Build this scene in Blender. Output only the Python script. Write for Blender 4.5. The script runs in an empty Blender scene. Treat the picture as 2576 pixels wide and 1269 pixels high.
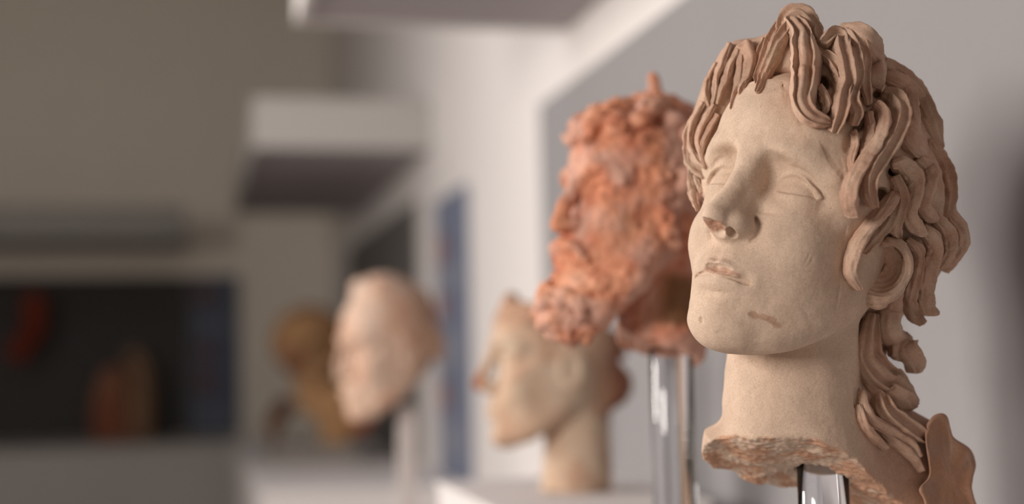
import bpy, math, random
import numpy as np
from mathutils import Matrix, Vector

scene = bpy.context.scene
C = scene.collection

# ---------------------------------------------------------------- camera, world, lights, exposure
F_PX = 2576 * 50 / 36.0
CAM = np.array([[0.97536584, -0.21960294, -0.02088149],      # right
                [0.00356552, -0.07895378, 0.9968719],        # up
                [0.22056467, 0.97238925, 0.07622582]])       # forward
cam = bpy.data.cameras.new('camera')
cam.lens = 50; cam.sensor_width = 36
cam.clip_start = 0.05
cam_ob = bpy.data.objects.new('camera', cam); C.objects.link(cam_ob)
m4 = np.eye(4); m4[:3, 0] = CAM[0]; m4[:3, 1] = CAM[1]; m4[:3, 2] = -CAM[2]
cam_ob.matrix_world = Matrix(m4.tolist())
cam.dof.use_dof = True
cam.dof.focus_distance = 1.05
cam.dof.aperture_fstop = 1.9
scene.camera = cam_ob

world = bpy.data.worlds.new('world'); scene.world = world; world.use_nodes = True
bg = world.node_tree.nodes['Background']
bg.inputs[0].default_value = (0.55, 0.55, 0.62, 1); bg.inputs[1].default_value = 0.012

def area_light(name, loc, target, sx, sy, power, col):
    l = bpy.data.lights.new(name, 'AREA'); l.shape = 'RECTANGLE'
    l.size = sx; l.size_y = sy; l.energy = power; l.color = col
    o = bpy.data.objects.new(name, l); C.objects.link(o)
    o.location = loc
    o.rotation_euler = (Vector(target) - Vector(loc)).to_track_quat('-Z', 'Y').to_euler()
    return o
# soft lights from the left, kind of source unknown; added unseen overhead fill
area_light('left_light', (-2.4, 0.1, 0.62), (0.75, 1.1, 0.05), 0.9, 0.9, 74, (1.0, 0.925, 0.86))
area_light('far_left_light', (-1.9, 2.75, 0.6), (0.6, 1.7, 0.05), 0.6, 0.8, 54, (1.0, 0.93, 0.86))
area_light('overhead_fill', (-1.4, 2.9, 2.5), (-1.2, 2.9, -1), 1.6, 2.6, 13, (0.80, 0.82, 1.0))  # cool fill added from above, no lamp known there

vs = scene.view_settings
vs.view_transform = 'Standard'; vs.look = 'None'; vs.exposure = 0.0; vs.gamma = 1.0; vs.use_curve_mapping = False
# ---------------------------------------------------------------- modelling kit
rngtab = np.random.RandomState(7).rand(64, 64, 64).astype(np.float32)

def vnoise(P, s, seed=0):
    """value noise in -1..1, feature size s"""
    Q = P / s + 17.3 * seed + 1000.0
    I = np.floor(Q).astype(np.int64)
    f = (Q - I).astype(np.float32)
    f = f * f * (3 - 2 * f)
    I &= 63
    J = (I + 1) & 63
    x0, y0, z0 = I[:, 0], I[:, 1], I[:, 2]
    x1, y1, z1 = J[:, 0], J[:, 1], J[:, 2]
    fx, fy, fz = f[:, 0], f[:, 1], f[:, 2]
    T = rngtab
    a = T[x0, y0, z0] * (1 - fx) + T[x1, y0, z0] * fx
    b = T[x0, y1, z0] * (1 - fx) + T[x1, y1, z0] * fx
    c = T[x0, y0, z1] * (1 - fx) + T[x1, y0, z1] * fx
    d = T[x0, y1, z1] * (1 - fx) + T[x1, y1, z1] * fx
    return ((a * (1 - fy) + b * fy) * (1 - fz) + (c * (1 - fy) + d * fy) * fz) * 2 - 1

def fbm(P, s, o=3, seed=0):
    r = 0.0
    a = 1.0
    for i in range(o):
        r = r + a * vnoise(P, s, seed + i * 3)
        s *= 0.5
        a *= 0.5
    return r

def smin(a, b, k):
    h = np.maximum(k - np.abs(a - b), 0.0) / k
    return np.minimum(a, b) - h * h * k * 0.25

def ell(P, c, r, R=None):
    q = P - np.asarray(c, float)
    if R is not None:
        q = q @ R
    r = np.asarray(r, float)
    k0 = np.sqrt(((q / r) ** 2).sum(1)) + 1e-9
    k1 = np.sqrt(((q / (r * r)) ** 2).sum(1)) + 1e-9
    return k0 * (k0 - 1.0) / k1

def chain(P, pts, rad, flat=None):
    """round cones along a polyline; flat = (axis, factor) squeezes the tube along an axis"""
    pts = np.asarray(pts, float)
    S = np.ones(3)
    if flat is not None:
        S[flat[0]] = flat[1]
    Q = P * S
    pts = pts * S
    d = np.full(len(P), 1e9)
    for i in range(len(pts) - 1):
        a, b = pts[i], pts[i + 1]
        ba = b - a
        pa = Q - a
        h = np.clip(pa @ ba / (ba @ ba + 1e-12), 0, 1)
        e = pa - h[:, None] * ba
        d = np.minimum(d, np.sqrt((e * e).sum(1)) - (rad[i] * (1 - h) + rad[i + 1] * h))
    return d

def spline(xs, ys, n=400):
    """smooth table through points (monotone x), for np.interp"""
    xs = np.asarray(xs, float); ys = np.asarray(ys, float)
    m = np.gradient(ys, xs)
    X = np.linspace(xs[0], xs[-1], n)
    i = np.clip(np.searchsorted(xs, X) - 1, 0, len(xs) - 2)
    h = xs[i + 1] - xs[i]
    t = (X - xs[i]) / h
    Y = ((2*t**3 - 3*t**2 + 1) * ys[i] + (t**3 - 2*t**2 + t) * h * m[i]
         + (-2*t**3 + 3*t**2) * ys[i + 1] + (t**3 - t**2) * h * m[i + 1])
    return X, Y

def resample(pts, n):
    """Catmull-Rom through points, n samples evenly along the curve"""
    P = np.asarray(pts, float)
    if len(P) == 2:
        t = np.linspace(0, 1, n)[:, None]
        return P[0] * (1 - t) + P[1] * t
    E = np.vstack([2 * P[0] - P[1], P, 2 * P[-1] - P[-2]])
    out = []
    for i in range(len(P) - 1):
        p0, p1, p2, p3 = E[i:i + 4]
        t = np.linspace(0, 1, 24, endpoint=(i == len(P) - 2))[:, None]
        out.append(0.5 * (2*p1 + (p2 - p0)*t + (2*p0 - 5*p1 + 4*p2 - p3)*t**2 + (3*p1 - p0 - 3*p2 + p3)*t**3))
    C = np.vstack(out)
    k = min(3, C.shape[1])
    s = np.concatenate([[0], np.cumsum(np.sqrt((np.diff(C[:, :k], axis=0) ** 2).sum(1)))])
    u = np.linspace(0, s[-1], n)
    return np.stack([np.interp(u, s, C[:, j]) for j in range(C.shape[1])], 1)

class Field:
    """a list of blended primitives, each worked out only inside its own box"""
    def __init__(self, base):
        self.base = base
        self.ops = []
    def add(self, fn, mode='u', k=4.0, lo=None, hi=None):
        self.ops.append((fn, mode, k, lo, hi))
    def chain(self, pts, rad, mode='u', k=4.0, flat=None, m=12):
        p = np.asarray(pts, float)
        R = max(rad) + m + k
        self.add(lambda P, p=p, rad=rad, flat=flat: chain(P, p, rad, flat), mode, k, p.min(0) - R, p.max(0) + R)
    def ell(self, c, r, mode='u', k=4.0, R=None, m=12):
        B = max(r) + m + k
        c = np.asarray(c, float)
        self.add(lambda P, c=c, r=r, R=R: ell(P, c, r, R), mode, k, c - B, c + B)
    def __call__(self, P):
        d = self.base(P)
        p0, p1 = P.min(0), P.max(0)
        for fn, mode, k, lo, hi in self.ops:
            if lo is None:
                idx = slice(None)
                Q = P
            elif (p1 < lo).any() or (p0 > hi).any():
                continue
            else:
                idx = np.nonzero(((P > lo) & (P < hi)).all(1))[0]
                if not len(idx):
                    continue
                Q = P[idx]
            a = d[idx]
            b = fn(Q)
            if mode == 'u':
                a = smin(a, b, k)
            elif mode == 's':
                a = -smin(-a, b, k)
            elif mode == 'i':
                a = -smin(-a, -b, k)
            elif mode == 'd':
                a = a + b
            d[idx] = a
        return d

def sdf_mesh(fn, lo, hi, h, margin=1.6):
    """surface nets over a sparse narrow band; returns verts, quads"""
    lo = np.asarray(lo, float); hi = np.asarray(hi, float)
    hc = 4 * h
    nc = np.ceil((hi - lo) / hc).astype(int) + 1
    g = np.stack(np.meshgrid(*[np.arange(n) for n in nc], indexing='ij'), -1).reshape(-1, 3)
    d = np.empty(len(g))
    key = (g[:, 0] // 8 * 64 + g[:, 1] // 8) * 64 + g[:, 2] // 8
    order = np.argsort(key, kind='stable')
    for s in range(0, len(g), 1024):
        o = order[s:s + 1024]
        d[o] = fn(lo + (g[o] * 4 + 1.5) * h)
    keep = np.abs(d) < hc * margin
    n = nc * 4
    V = np.repeat(np.repeat(np.repeat(np.where(d < 0, -1e3, 1e3).astype(np.float32).reshape(nc), 4, 0), 4, 1), 4, 2)
    off = np.stack(np.meshgrid(*[np.arange(4)] * 3, indexing='ij'), -1).reshape(-1, 3)
    kk = g[order][keep[order]]
    for s in range(0, len(kk), 700):
        I = (kk[s:s + 700, None, :] * 4 + off[None]).reshape(-1, 3)
        V[I[:, 0], I[:, 1], I[:, 2]] = fn(lo + I * h)
    for ax in range(3):                       # close the block's sides
        sl = [slice(None)] * 3
        for e in (0, -1):
            sl[ax] = e
            V[tuple(sl)] = np.maximum(V[tuple(sl)], 0.01)
    ins = V < 0
    a = ins[:-1, :-1, :-1]
    allv = a.copy(); anyv = a.copy()
    C8 = [(i, j, k) for i in (0, 1) for j in (0, 1) for k in (0, 1)]
    for i, j, k in C8[1:]:
        s = ins[i:n[0]-1+i, j:n[1]-1+j, k:n[2]-1+k]
        allv &= s; anyv |= s
    act = np.argwhere(anyv & ~allv)
    idx = np.full(a.shape, -1, np.int32)
    idx[act[:, 0], act[:, 1], act[:, 2]] = np.arange(len(act))
    val = {c: np.clip(V[act[:, 0]+c[0], act[:, 1]+c[1], act[:, 2]+c[2]], -4*h, 4*h) for c in C8}
    acc = np.zeros((len(act), 3)); cnt = np.zeros(len(act))
    for c in C8:
        for ax in range(3):
            if c[ax] == 0:
                e = list(c); e[ax] = 1; e = tuple(e)
                va, vb = val[c], val[e]
                m = (va < 0) != (vb < 0)
                t = np.where(m, va / np.where(m, va - vb, 1), 0)
                p = np.tile(np.array(c, float), (len(act), 1)); p[:, ax] += t
                acc += p * m[:, None]; cnt += m
    verts = lo + (act + acc / cnt[:, None]) * h
    Q = []
    for ax in range(3):
        b, c = [(1, 2), (2, 0), (0, 1)][ax]
        s0 = [slice(None)] * 3; s1 = [slice(None)] * 3
        s0[ax] = slice(0, -1); s1[ax] = slice(1, None)
        A, B = ins[tuple(s0)], ins[tuple(s1)]
        e = np.argwhere(A != B)
        e = e[(e[:, b] > 0) & (e[:, c] > 0) & (e[:, b] < n[b]-1) & (e[:, c] < n[c]-1)]
        fl = A[e[:, 0], e[:, 1], e[:, 2]]
        q = []
        for db, dc in ((-1, -1), (0, -1), (0, 0), (-1, 0)):
            f = e.copy(); f[:, b] += db; f[:, c] += dc
            q.append(idx[f[:, 0], f[:, 1], f[:, 2]])
        q = np.stack(q, 1)
        q[~fl] = q[~fl][:, ::-1]
        Q.append(q)
    Q = np.vstack(Q)
    return verts, Q[(Q >= 0).all(1)]
# ---------------------------------------------------------------- objects and materials
def srgb(r, g, b):
    f = lambda c: (c / 255 / 12.92) if c / 255 <= 0.04045 else ((c / 255 + 0.055) / 1.055) ** 2.4
    return (f(r), f(g), f(b), 1.0)

def plain_mat(name, col, rough=0.6, noise=0.0, scale=30, bump=0.0, bscale=300):
    m = bpy.data.materials.new(name); m.use_nodes = True
    nt = m.node_tree; b = nt.nodes['Principled BSDF']
    b.inputs['Roughness'].default_value = rough
    b.inputs['Specular IOR Level'].default_value = 0.3
    tc = nt.nodes.new('ShaderNodeTexCoord')
    n = nt.nodes.new('ShaderNodeTexNoise'); n.inputs['Scale'].default_value = scale; n.inputs['Detail'].default_value = 4
    nt.links.new(tc.outputs['Object'], n.inputs['Vector'])
    mx = nt.nodes.new('ShaderNodeMix'); mx.data_type = 'RGBA'
    mx.inputs[6].default_value = tuple(c * (1 - noise) for c in col[:3]) + (1,)
    mx.inputs[7].default_value = tuple(min(1, c * (1 + noise)) for c in col[:3]) + (1,)
    nt.links.new(n.outputs['Fac'], mx.inputs[0]); nt.links.new(mx.outputs[2], b.inputs['Base Color'])
    if bump:
        n2 = nt.nodes.new('ShaderNodeTexNoise'); n2.inputs['Scale'].default_value = bscale
        nt.links.new(tc.outputs['Object'], n2.inputs['Vector'])
        bp = nt.nodes.new('ShaderNodeBump'); bp.inputs['Strength'].default_value = bump; bp.inputs['Distance'].default_value = 0.001
        nt.links.new(n2.outputs['Fac'], bp.inputs['Height']); nt.links.new(bp.outputs['Normal'], b.inputs['Normal'])
    return m

def clay_mat(name, speck=0.5, grain=0.35):
    """terracotta: the piece's own colour comes from its 'tint' attribute, with grain, pores and dark specks"""
    m = bpy.data.materials.new(name); m.use_nodes = True
    nt = m.node_tree; L = nt.links; b = nt.nodes['Principled BSDF']
    b.inputs['Roughness'].default_value = 0.85
    b.inputs['Specular IOR Level'].default_value = 0.18
    at = nt.nodes.new('ShaderNodeAttribute'); at.attribute_name = 'tint'
    tc = nt.nodes.new('ShaderNodeTexCoord')
    def noise(scale, detail=3, rough=0.55):
        n = nt.nodes.new('ShaderNodeTexNoise'); n.inputs['Scale'].default_value = scale
        n.inputs['Detail'].default_value = detail; n.inputs['Roughness'].default_value = rough
        L.new(tc.outputs['Object'], n.inputs['Vector']); return n
    def ramp(src, a, b_, lo, hi):
        r = nt.nodes.new('ShaderNodeMapRange'); r.inputs[1].default_value = a; r.inputs[2].default_value = b_
        r.inputs[3].default_value = lo; r.inputs[4].default_value = hi
        L.new(src, r.inputs[0]); return r
    n1 = noise(45, 5); n2 = noise(700, 3); n3 = noise(750, 2, 0.4)
    r1 = ramp(n1.outputs['Fac'], 0.3, 0.7, 0.90, 1.10)
    r2 = ramp(n2.outputs['Fac'], 0.3, 0.7, 0.90, 1.10)
    r3 = ramp(n3.outputs['Fac'], 0.70, 0.78, 1.0, 1.0 - speck)
    def mul(x, y):
        q = nt.nodes.new('ShaderNodeMath'); q.operation = 'MULTIPLY'; L.new(x, q.inputs[0]); L.new(y, q.inputs[1]); return q.outputs[0]
    f = mul(mul(r1.outputs[0], r2.outputs[0]), r3.outputs[0])
    vm = nt.nodes.new('ShaderNodeVectorMath'); vm.operation = 'SCALE'
    L.new(at.outputs['Color'], vm.inputs[0]); L.new(f, vm.inputs['Scale'])
    L.new(vm.outputs[0], b.inputs['Base Color'])
    n4 = noise(260, 6, 0.7); n5 = noise(900, 2)
    r5 = ramp(n5.outputs['Fac'], 0.62, 0.72, 0.0, -0.8)
    ad = nt.nodes.new('ShaderNodeMath'); ad.operation = 'ADD'; L.new(n4.outputs['Fac'], ad.inputs[0]); L.new(r5.outputs[0], ad.inputs[1])
    bp = nt.nodes.new('ShaderNodeBump'); bp.inputs['Strength'].default_value = grain; bp.inputs['Distance'].default_value = 0.0011
    L.new(ad.outputs[0], bp.inputs['Height']); L.new(bp.outputs['Normal'], b.inputs['Normal'])
    return m

def put_mesh(name, V, faces, mat, parent=None, tint=None, smooth=True):
    """faces: list of index arrays (quads, tris)"""
    me = bpy.data.meshes.new(name)
    V = np.asarray(V, np.float32)
    me.vertices.add(len(V)); me.vertices.foreach_set('co', V.ravel())
    sizes = np.concatenate([np.full(len(f), f.shape[1]) for f in faces])
    idx = np.concatenate([f.ravel() for f in faces]).astype(np.int32)
    start = np.concatenate([[0], np.cumsum(sizes)[:-1]]).astype(np.int32)
    me.loops.add(len(idx)); me.loops.foreach_set('vertex_index', idx)
    me.polygons.add(len(sizes)); me.polygons.foreach_set('loop_start', start)
    me.polygons.foreach_set('use_smooth', np.full(len(sizes), smooth))
    me.update(calc_edges=True)
    if tint is not None:
        a = me.color_attributes.new('tint', 'FLOAT_COLOR', 'POINT')
        a.data.foreach_set('color', np.hstack([tint, np.ones((len(V), 1))]).astype(np.float32).ravel())
    me.materials.append(mat)
    o = bpy.data.objects.new(name, me); C.objects.link(o)
    if parent is not None:
        o.parent = parent
    return o

def box_mesh(name, x0, x1, y0, y1, z0, z1, mat, parent=None, bevel=0.003, origin=None):
    import bmesh
    bm = bmesh.new()
    bmesh.ops.create_cube(bm, size=1)
    c = Vector(((x0+x1)/2, (y0+y1)/2, (z0+z1)/2)); d = (x1-x0, y1-y0, z1-z0)
    for v in bm.verts:
        v.co = Vector((v.co.x*d[0], v.co.y*d[1], v.co.z*d[2]))
    if bevel:
        bmesh.ops.bevel(bm, geom=list(bm.edges), offset=min(bevel, min(d)*0.3), segments=2, affect='EDGES', profile=0.7)
    me = bpy.data.meshes.new(name); bm.to_mesh(me); bm.free()
    me.materials.append(mat)
    o = bpy.data.objects.new(name, me); C.objects.link(o)
    o.location = c
    if parent is not None:
        o.parent = parent; o.location = c - parent.location
    return o

def tag(o, label=None, category=None, group=None, kind=None):
    if label: o['label'] = label
    if category: o['category'] = category
    if group: o['group'] = group
    if kind: o['kind'] = kind
    return o

def empty(name, loc, label, category, group=None, rot=None):
    o = bpy.data.objects.new(name, None); C.objects.link(o)
    m = np.eye(4); m[:3, 3] = loc
    if rot is not None: m[:3, :3] = rot
    o.matrix_world = Matrix(m.tolist())
    o.empty_display_size = 0.05
    return tag(o, label, category, group)

def view_ray(px):
    px = np.asarray(px, float).reshape(-1, 2)
    d = np.stack([(px[:, 0]-1288)/F_PX, -(px[:, 1]-634.5)/F_PX, np.ones(len(px))], 1) @ CAM
    return unit(d)

def rot_z(a):
    c, s = math.cos(a), math.sin(a)
    return np.array([[c, -s, 0], [s, c, 0], [0, 0, 1.0]])
def rot_x(a):
    c, s = math.cos(a), math.sin(a)
    return np.array([[1, 0, 0], [0, c, -s], [0, s, c.real]])
def rot_y(a):
    c, s = math.cos(a), math.sin(a)
    return np.array([[c, 0, s], [0, 1, 0], [-s, 0, c]])

def post(name, x, y, z0, z1, r, mat, label, group=None, flat=False):
    """acrylic rod with a softened top edge, standing on a round foot plate"""
    e = empty(name, (x, y, z0), label, 'stand', group)
    def lathe(pn, prof, n=64):
        th = np.linspace(0, 2*np.pi, n, endpoint=False)
        V = np.array([[rr*np.cos(t), rr*np.sin(t), zz] for rr, zz in prof for t in th])
        k = len(prof); i = np.arange(k-1)[:, None]*n; j = np.arange(n)[None]
        q = np.stack([i+j, i+(j+1) % n, i+n+(j+1) % n, i+n+j], -1).reshape(-1, 4)
        return put_mesh(pn, V, [q], mat, e)
    h = z1 - z0
    lathe('rod', [(1e-5, 0.008), (r, 0.008), (r, h-0.0015), (r-0.0015, h), (1e-5, h)])
    lathe('foot_plate', [(1e-5, 0), (0.06, 0), (0.06, 0.0065), (0.0585, 0.008), (1e-5, 0.008)])
    return e
# ---------------------------------------------------------------- the big head
# millimetres, face towards -y, the sitter's left is +x, eyes near z = 0
ZT = [-126, -118, -105, -90, -70, -45, -20, 0, 15, 30, 60, 90, 112]
FT = [-66, -73, -82, -86, -88, -86.5, -83, -83, -89, -90.5, -86, -68, -35]
WT = [40, 48, 56, 61, 64.5, 66, 68.5, 71, 72, 72, 70, 60, 40]
FX, FY = spline(ZT, FT)
WX, WY = spline(ZT, WT)

def face_base(P):
    x, y, z = P.T
    F = np.interp(z, FX, FY); W = np.interp(z, WX, WY)
    W = W * np.where(x < 0, np.interp(z, [-110, -70, -20, 20], [0.93, 0.865, 0.865, 0.92]), 1.0)
    yc = -8.0
    D = np.where(y < yc, yc - F, 88.0)
    n = np.interp(z, [-120, -90, -40, 0, 30, 60], [2.0, 1.9, 1.85, 1.95, 2.1, 2.15])
    g = ((np.abs(x) / W) ** n + (np.abs(y - yc) / D) ** n) ** (1 / n)
    r = np.sqrt(x * x + (y - yc) ** 2)
    d = np.where(g > 1e-3, r * (1 - 1 / np.maximum(g, 1e-3)), -50)
    d = np.maximum(d, -50)
    d = d * 0.9
    # underside of the jaw: from the chin back to the ear
    nv = np.array([0, 0.62, -0.785])
    j = (P - np.array([0, -57.0, -125.0])) @ nv
    j = -smin(-j, z + 123.0, 16)
    d = -smin(-d, -j, 20)
    # top
    top = ell(P, (0, 2, 36), (72, 92, 80))
    d = np.where(z > 78, -smin(-d, -(top - 3), 20), d)
    return d

def head_field():
    f = Field(face_base)
    A = f.add
    f.ell((0, 12, 36), (71, 90, 78), 'u', 14)
    # neck
    f.chain([(-1, 22, -70), (3, 27, -117), (8, 37, -160), (10, 42, -182)], [50, 49.5, 51, 56], 'u', 9)
    # forehead, brows and the sockets under them
    f.ell((0, -62, 48), (42, 28, 34), 'u', 20)
    for s, dz in ((1, -4.0), (-1, -1.0)):
        f.chain(resample([(s*9, -84, 13+dz), (s*20, -85, 23+dz), (s*36, -79, 28+dz), (s*52, -63, 21+dz)], 8), [6]*8, 'u', 13)
        f.ell((s*30, -87, 6+dz), (22, 14.5, 15), 's', 8)
        f.ell((s*18.5, -90, 9+dz), (10, 14, 13), 's', 12)
        # eyeball and lids
        c = np.array([s*30.8, -57.0, 2.5+dz])
        A(lambda P, c=c: np.sqrt(((P-c)**2).sum(1)) - 16.9, 'u', 1.2, c-34, c+34)
        def lids(P, c=c, s=s):
            q = P - c
            u = q[:, 0] * s
            v = q[:, 2] + 0.07 * u
            t = np.clip(1 - ((u + 0.0) / 19.5) ** 2, -1, 1)
            zu = 13.2 * np.sign(t) * np.abs(t) ** 0.75 - 1.0
            zl = -3.2 * np.sign(t) * np.abs(t) ** 0.9 - 1.0
            r = np.sqrt((q ** 2).sum(1))
            up = v > 0.6 * zu + 0.4 * zl
            tt = np.clip(t, 0, 1) ** 0.5
            rr = np.where(up, 18.4 + 3.6 * tt, 18.4 + 1.5 * tt)
            op = np.maximum(v - zu, zl - v)          # <0 inside the opening
            return np.maximum(np.maximum(r - rr, -op * 0.9), q[:, 1] + 2)
        A(lids, 'u', 2.2, c-36, c+36)
        uu = np.linspace(-18.5, 18.5, 16)
        for sg, amp, off, RR, rad in ((1, 13.2, -0.4, 20.4, 1.5), (-1, -3.2, -1.4, 18.6, 0.9)):
            vv = amp * np.clip(1 - (uu / 19.5) ** 2, 0, 1) ** 0.75 + off
            yy = -np.sqrt(np.maximum(RR ** 2 - uu ** 2 - vv ** 2, 4.0))
            f.chain(c + np.stack([s * uu, yy, vv - 0.07 * uu], 1), [rad] * 16, 'u', 1.4)
        # fold above the upper lid
        cr = [(s*14, -77, 6+dz), (s*20, -79.0, 13.0+dz), (s*30, -79, 17.8+dz), (s*40, -75, 15.5+dz), (s*48, -67.5, 8.5+dz), (s*52, -62, 1.0+dz)]
        f.chain(resample(cr, 14), [1.7]*14, 's', 1.6)
        f.ell((s*31, -82, -16+dz), (18, 5, 3.6), 's', 8)
    # muzzle and cheeks
    for s in (1, -1):
        f.ell((s*30, -54, -36), (24, 24, 26), 'u', 22)
        f.ell((s*55, -36, 12), (16, 24, 26), 'u', 14)
    f.ell((0, -73, -70), (24, 18, 22), 'u', 16)
    # nose
    f.chain([(0, -84, 22), (0, -89, 6), (0, -97, -13), (-0.8, -107.5, -31.5)], [8.5, 7.2, 7.2, 8.0], 'u', 9)
    f.chain([(0, -80, 4), (0, -86, -18), (0, -92, -34)], [9, 11, 12.5], 'u', 8)
    f.ell((-0.8, -106.5, -35.5), (8.5, 9.5, 8.5), 'u', 5)
    f.ell((11.5, -91, -34.0), (7.5, 12.5, 7.6), 'u', 6)
    f.ell((-9.5, -91, -34.0), (7, 12.0, 7.4), 'u', 6)
    for s in (1, -1):
        f.chain(resample([(s*14, -82, -26), (s*20.5, -85, -32), (s*21, -83.5, -38.5), (s*17.5, -84.5, -43)], 10), [0.6,.8,.9,1,1,.9,.7,.5,.3,.1], 's', 4.0)
    # broken underside of the tip and the nostrils
    bp = np.array([0, -105, -38.6]); bn = np.array([0.12, -0.30, -0.95])
    def broken(P):
        pl = -((P - bp) @ bn + 0.9 * vnoise(P, 4.0, 3) + 0.5 * vnoise(P, 1.8, 5))
        return np.maximum(pl, ell(P, (-2, -108, -45.5), (12, 12, 10)))
    A(broken, 's', 1.0, np.array([-26, -130, -70.]), np.array([26, -84, -26.]))
    f.ell((8.8, -97, -40.5), (3.6, 6.0, 5), 's', 1.2)
    # philtrum, lips, chin
    f.chain([(-1, -94.5, -52), (-1, -96.0, -61)], [1.6, 2.2], 's', 4)
    ul = resample([(-20, -82, -71.5), (-13, -87.5, -68), (-5, -92, -65), (0, -91.5, -66), (6, -92, -65), (15, -87.5, -67.5), (23, -81.5, -71)], 20)
    f.chain(ul, list(1.0 + 3.6*np.sin(np.linspace(0, np.pi, 20))**0.7), 'u', 2.5)
    ll = resample([(-17, -83, -74.8), (-9, -87.5, -77.3), (0, -89.5, -78), (9, -87.5, -77.3), (18, -83, -74.5)], 20)
    f.chain(ll, list(1.2 + 3.6*np.sin(np.linspace(0, np.pi, 20))**0.8), 'u', 3.5)
    ml = resample([(-21, -83, -73), (-13, -90, -72.1), (-5, -94.5, -70.9), (0, -95, -71.7), (5, -94.5, -70.9), (14, -90, -71.9), (24, -82.5, -72.4)], 26)
    f.chain(ml, [1.15]*26, 's', 1.2)
    for s in (1, -1):
        f.ell((s*24, -88, -71), (3, 2.4, 2.6), 's', 6)
    f.ell((0, -97.5, -86.5), (16, 8, 3.2), 's', 8)
    f.ell((2, -72, -102), (23, 17, 16), 'u', 12)
    # the chipped upper lip
    A(lambda P: ell(P, (7, -96.2, -67.2), (15, 4.6, 3.4)) + 0.7*vnoise(P, 3.0, 9), 's', 0.8, np.array([-25, -115, -80.]), np.array([30, -80, -55.]))
    return f
# ---------------------------------------------------------------- hair of the big head
def cap_field():
    f = Field(lambda P: ell(P, (0, 10, 40), (73, 93, 84)))
    f.ell((14, 46, 14), (70, 68, 66), 'u', 20)         # bulk at the back and above the nape
    f.ell((10, 60, -40), (46, 40, 50), 'u', 20)
    f.chain([(8, 58, -60), (16, 66, -100), (24, 76, -130)], [38, 30, 22], 'u', 14)
    f.ell((-2, -44, 94), (48, 32, 29), 'u', 16)        # the mass over the forehead
    def line(P):                                       # cut along the hairline
        x, y, z = P.T
        yl = np.interp(z, [-130, -60, -20, 30, 62, 80, 100], [15, 2, -34, -44, -52, -60, -130])
        yl = yl - np.interp(np.abs(x), [0, 20, 60], [-16, -8, 0]) * np.clip((z - 40) / 30, 0, 1)
        yl = yl - np.clip((-x - 25) / 25, 0, 1) * np.interp(z, [-60, -25, 0, 60, 90], [0, 22, 30, 24, 0])
        return (yl - y) * 0.8
    f.add(line, 'i', 6.0)
    def strands(P):
        a = np.arctan2(P[:, 0] - 4, P[:, 1] - 10)
        w = 1.6 * np.sin(a * 17 + P[:, 2] * 0.045 + 2.2 * vnoise(P, 38.0, 2))
        return w + 1.3 * fbm(P * np.array([1, 1, 0.45]), 9.0, 3, 4)
    f.add(strands, 'd')
    return f

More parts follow.
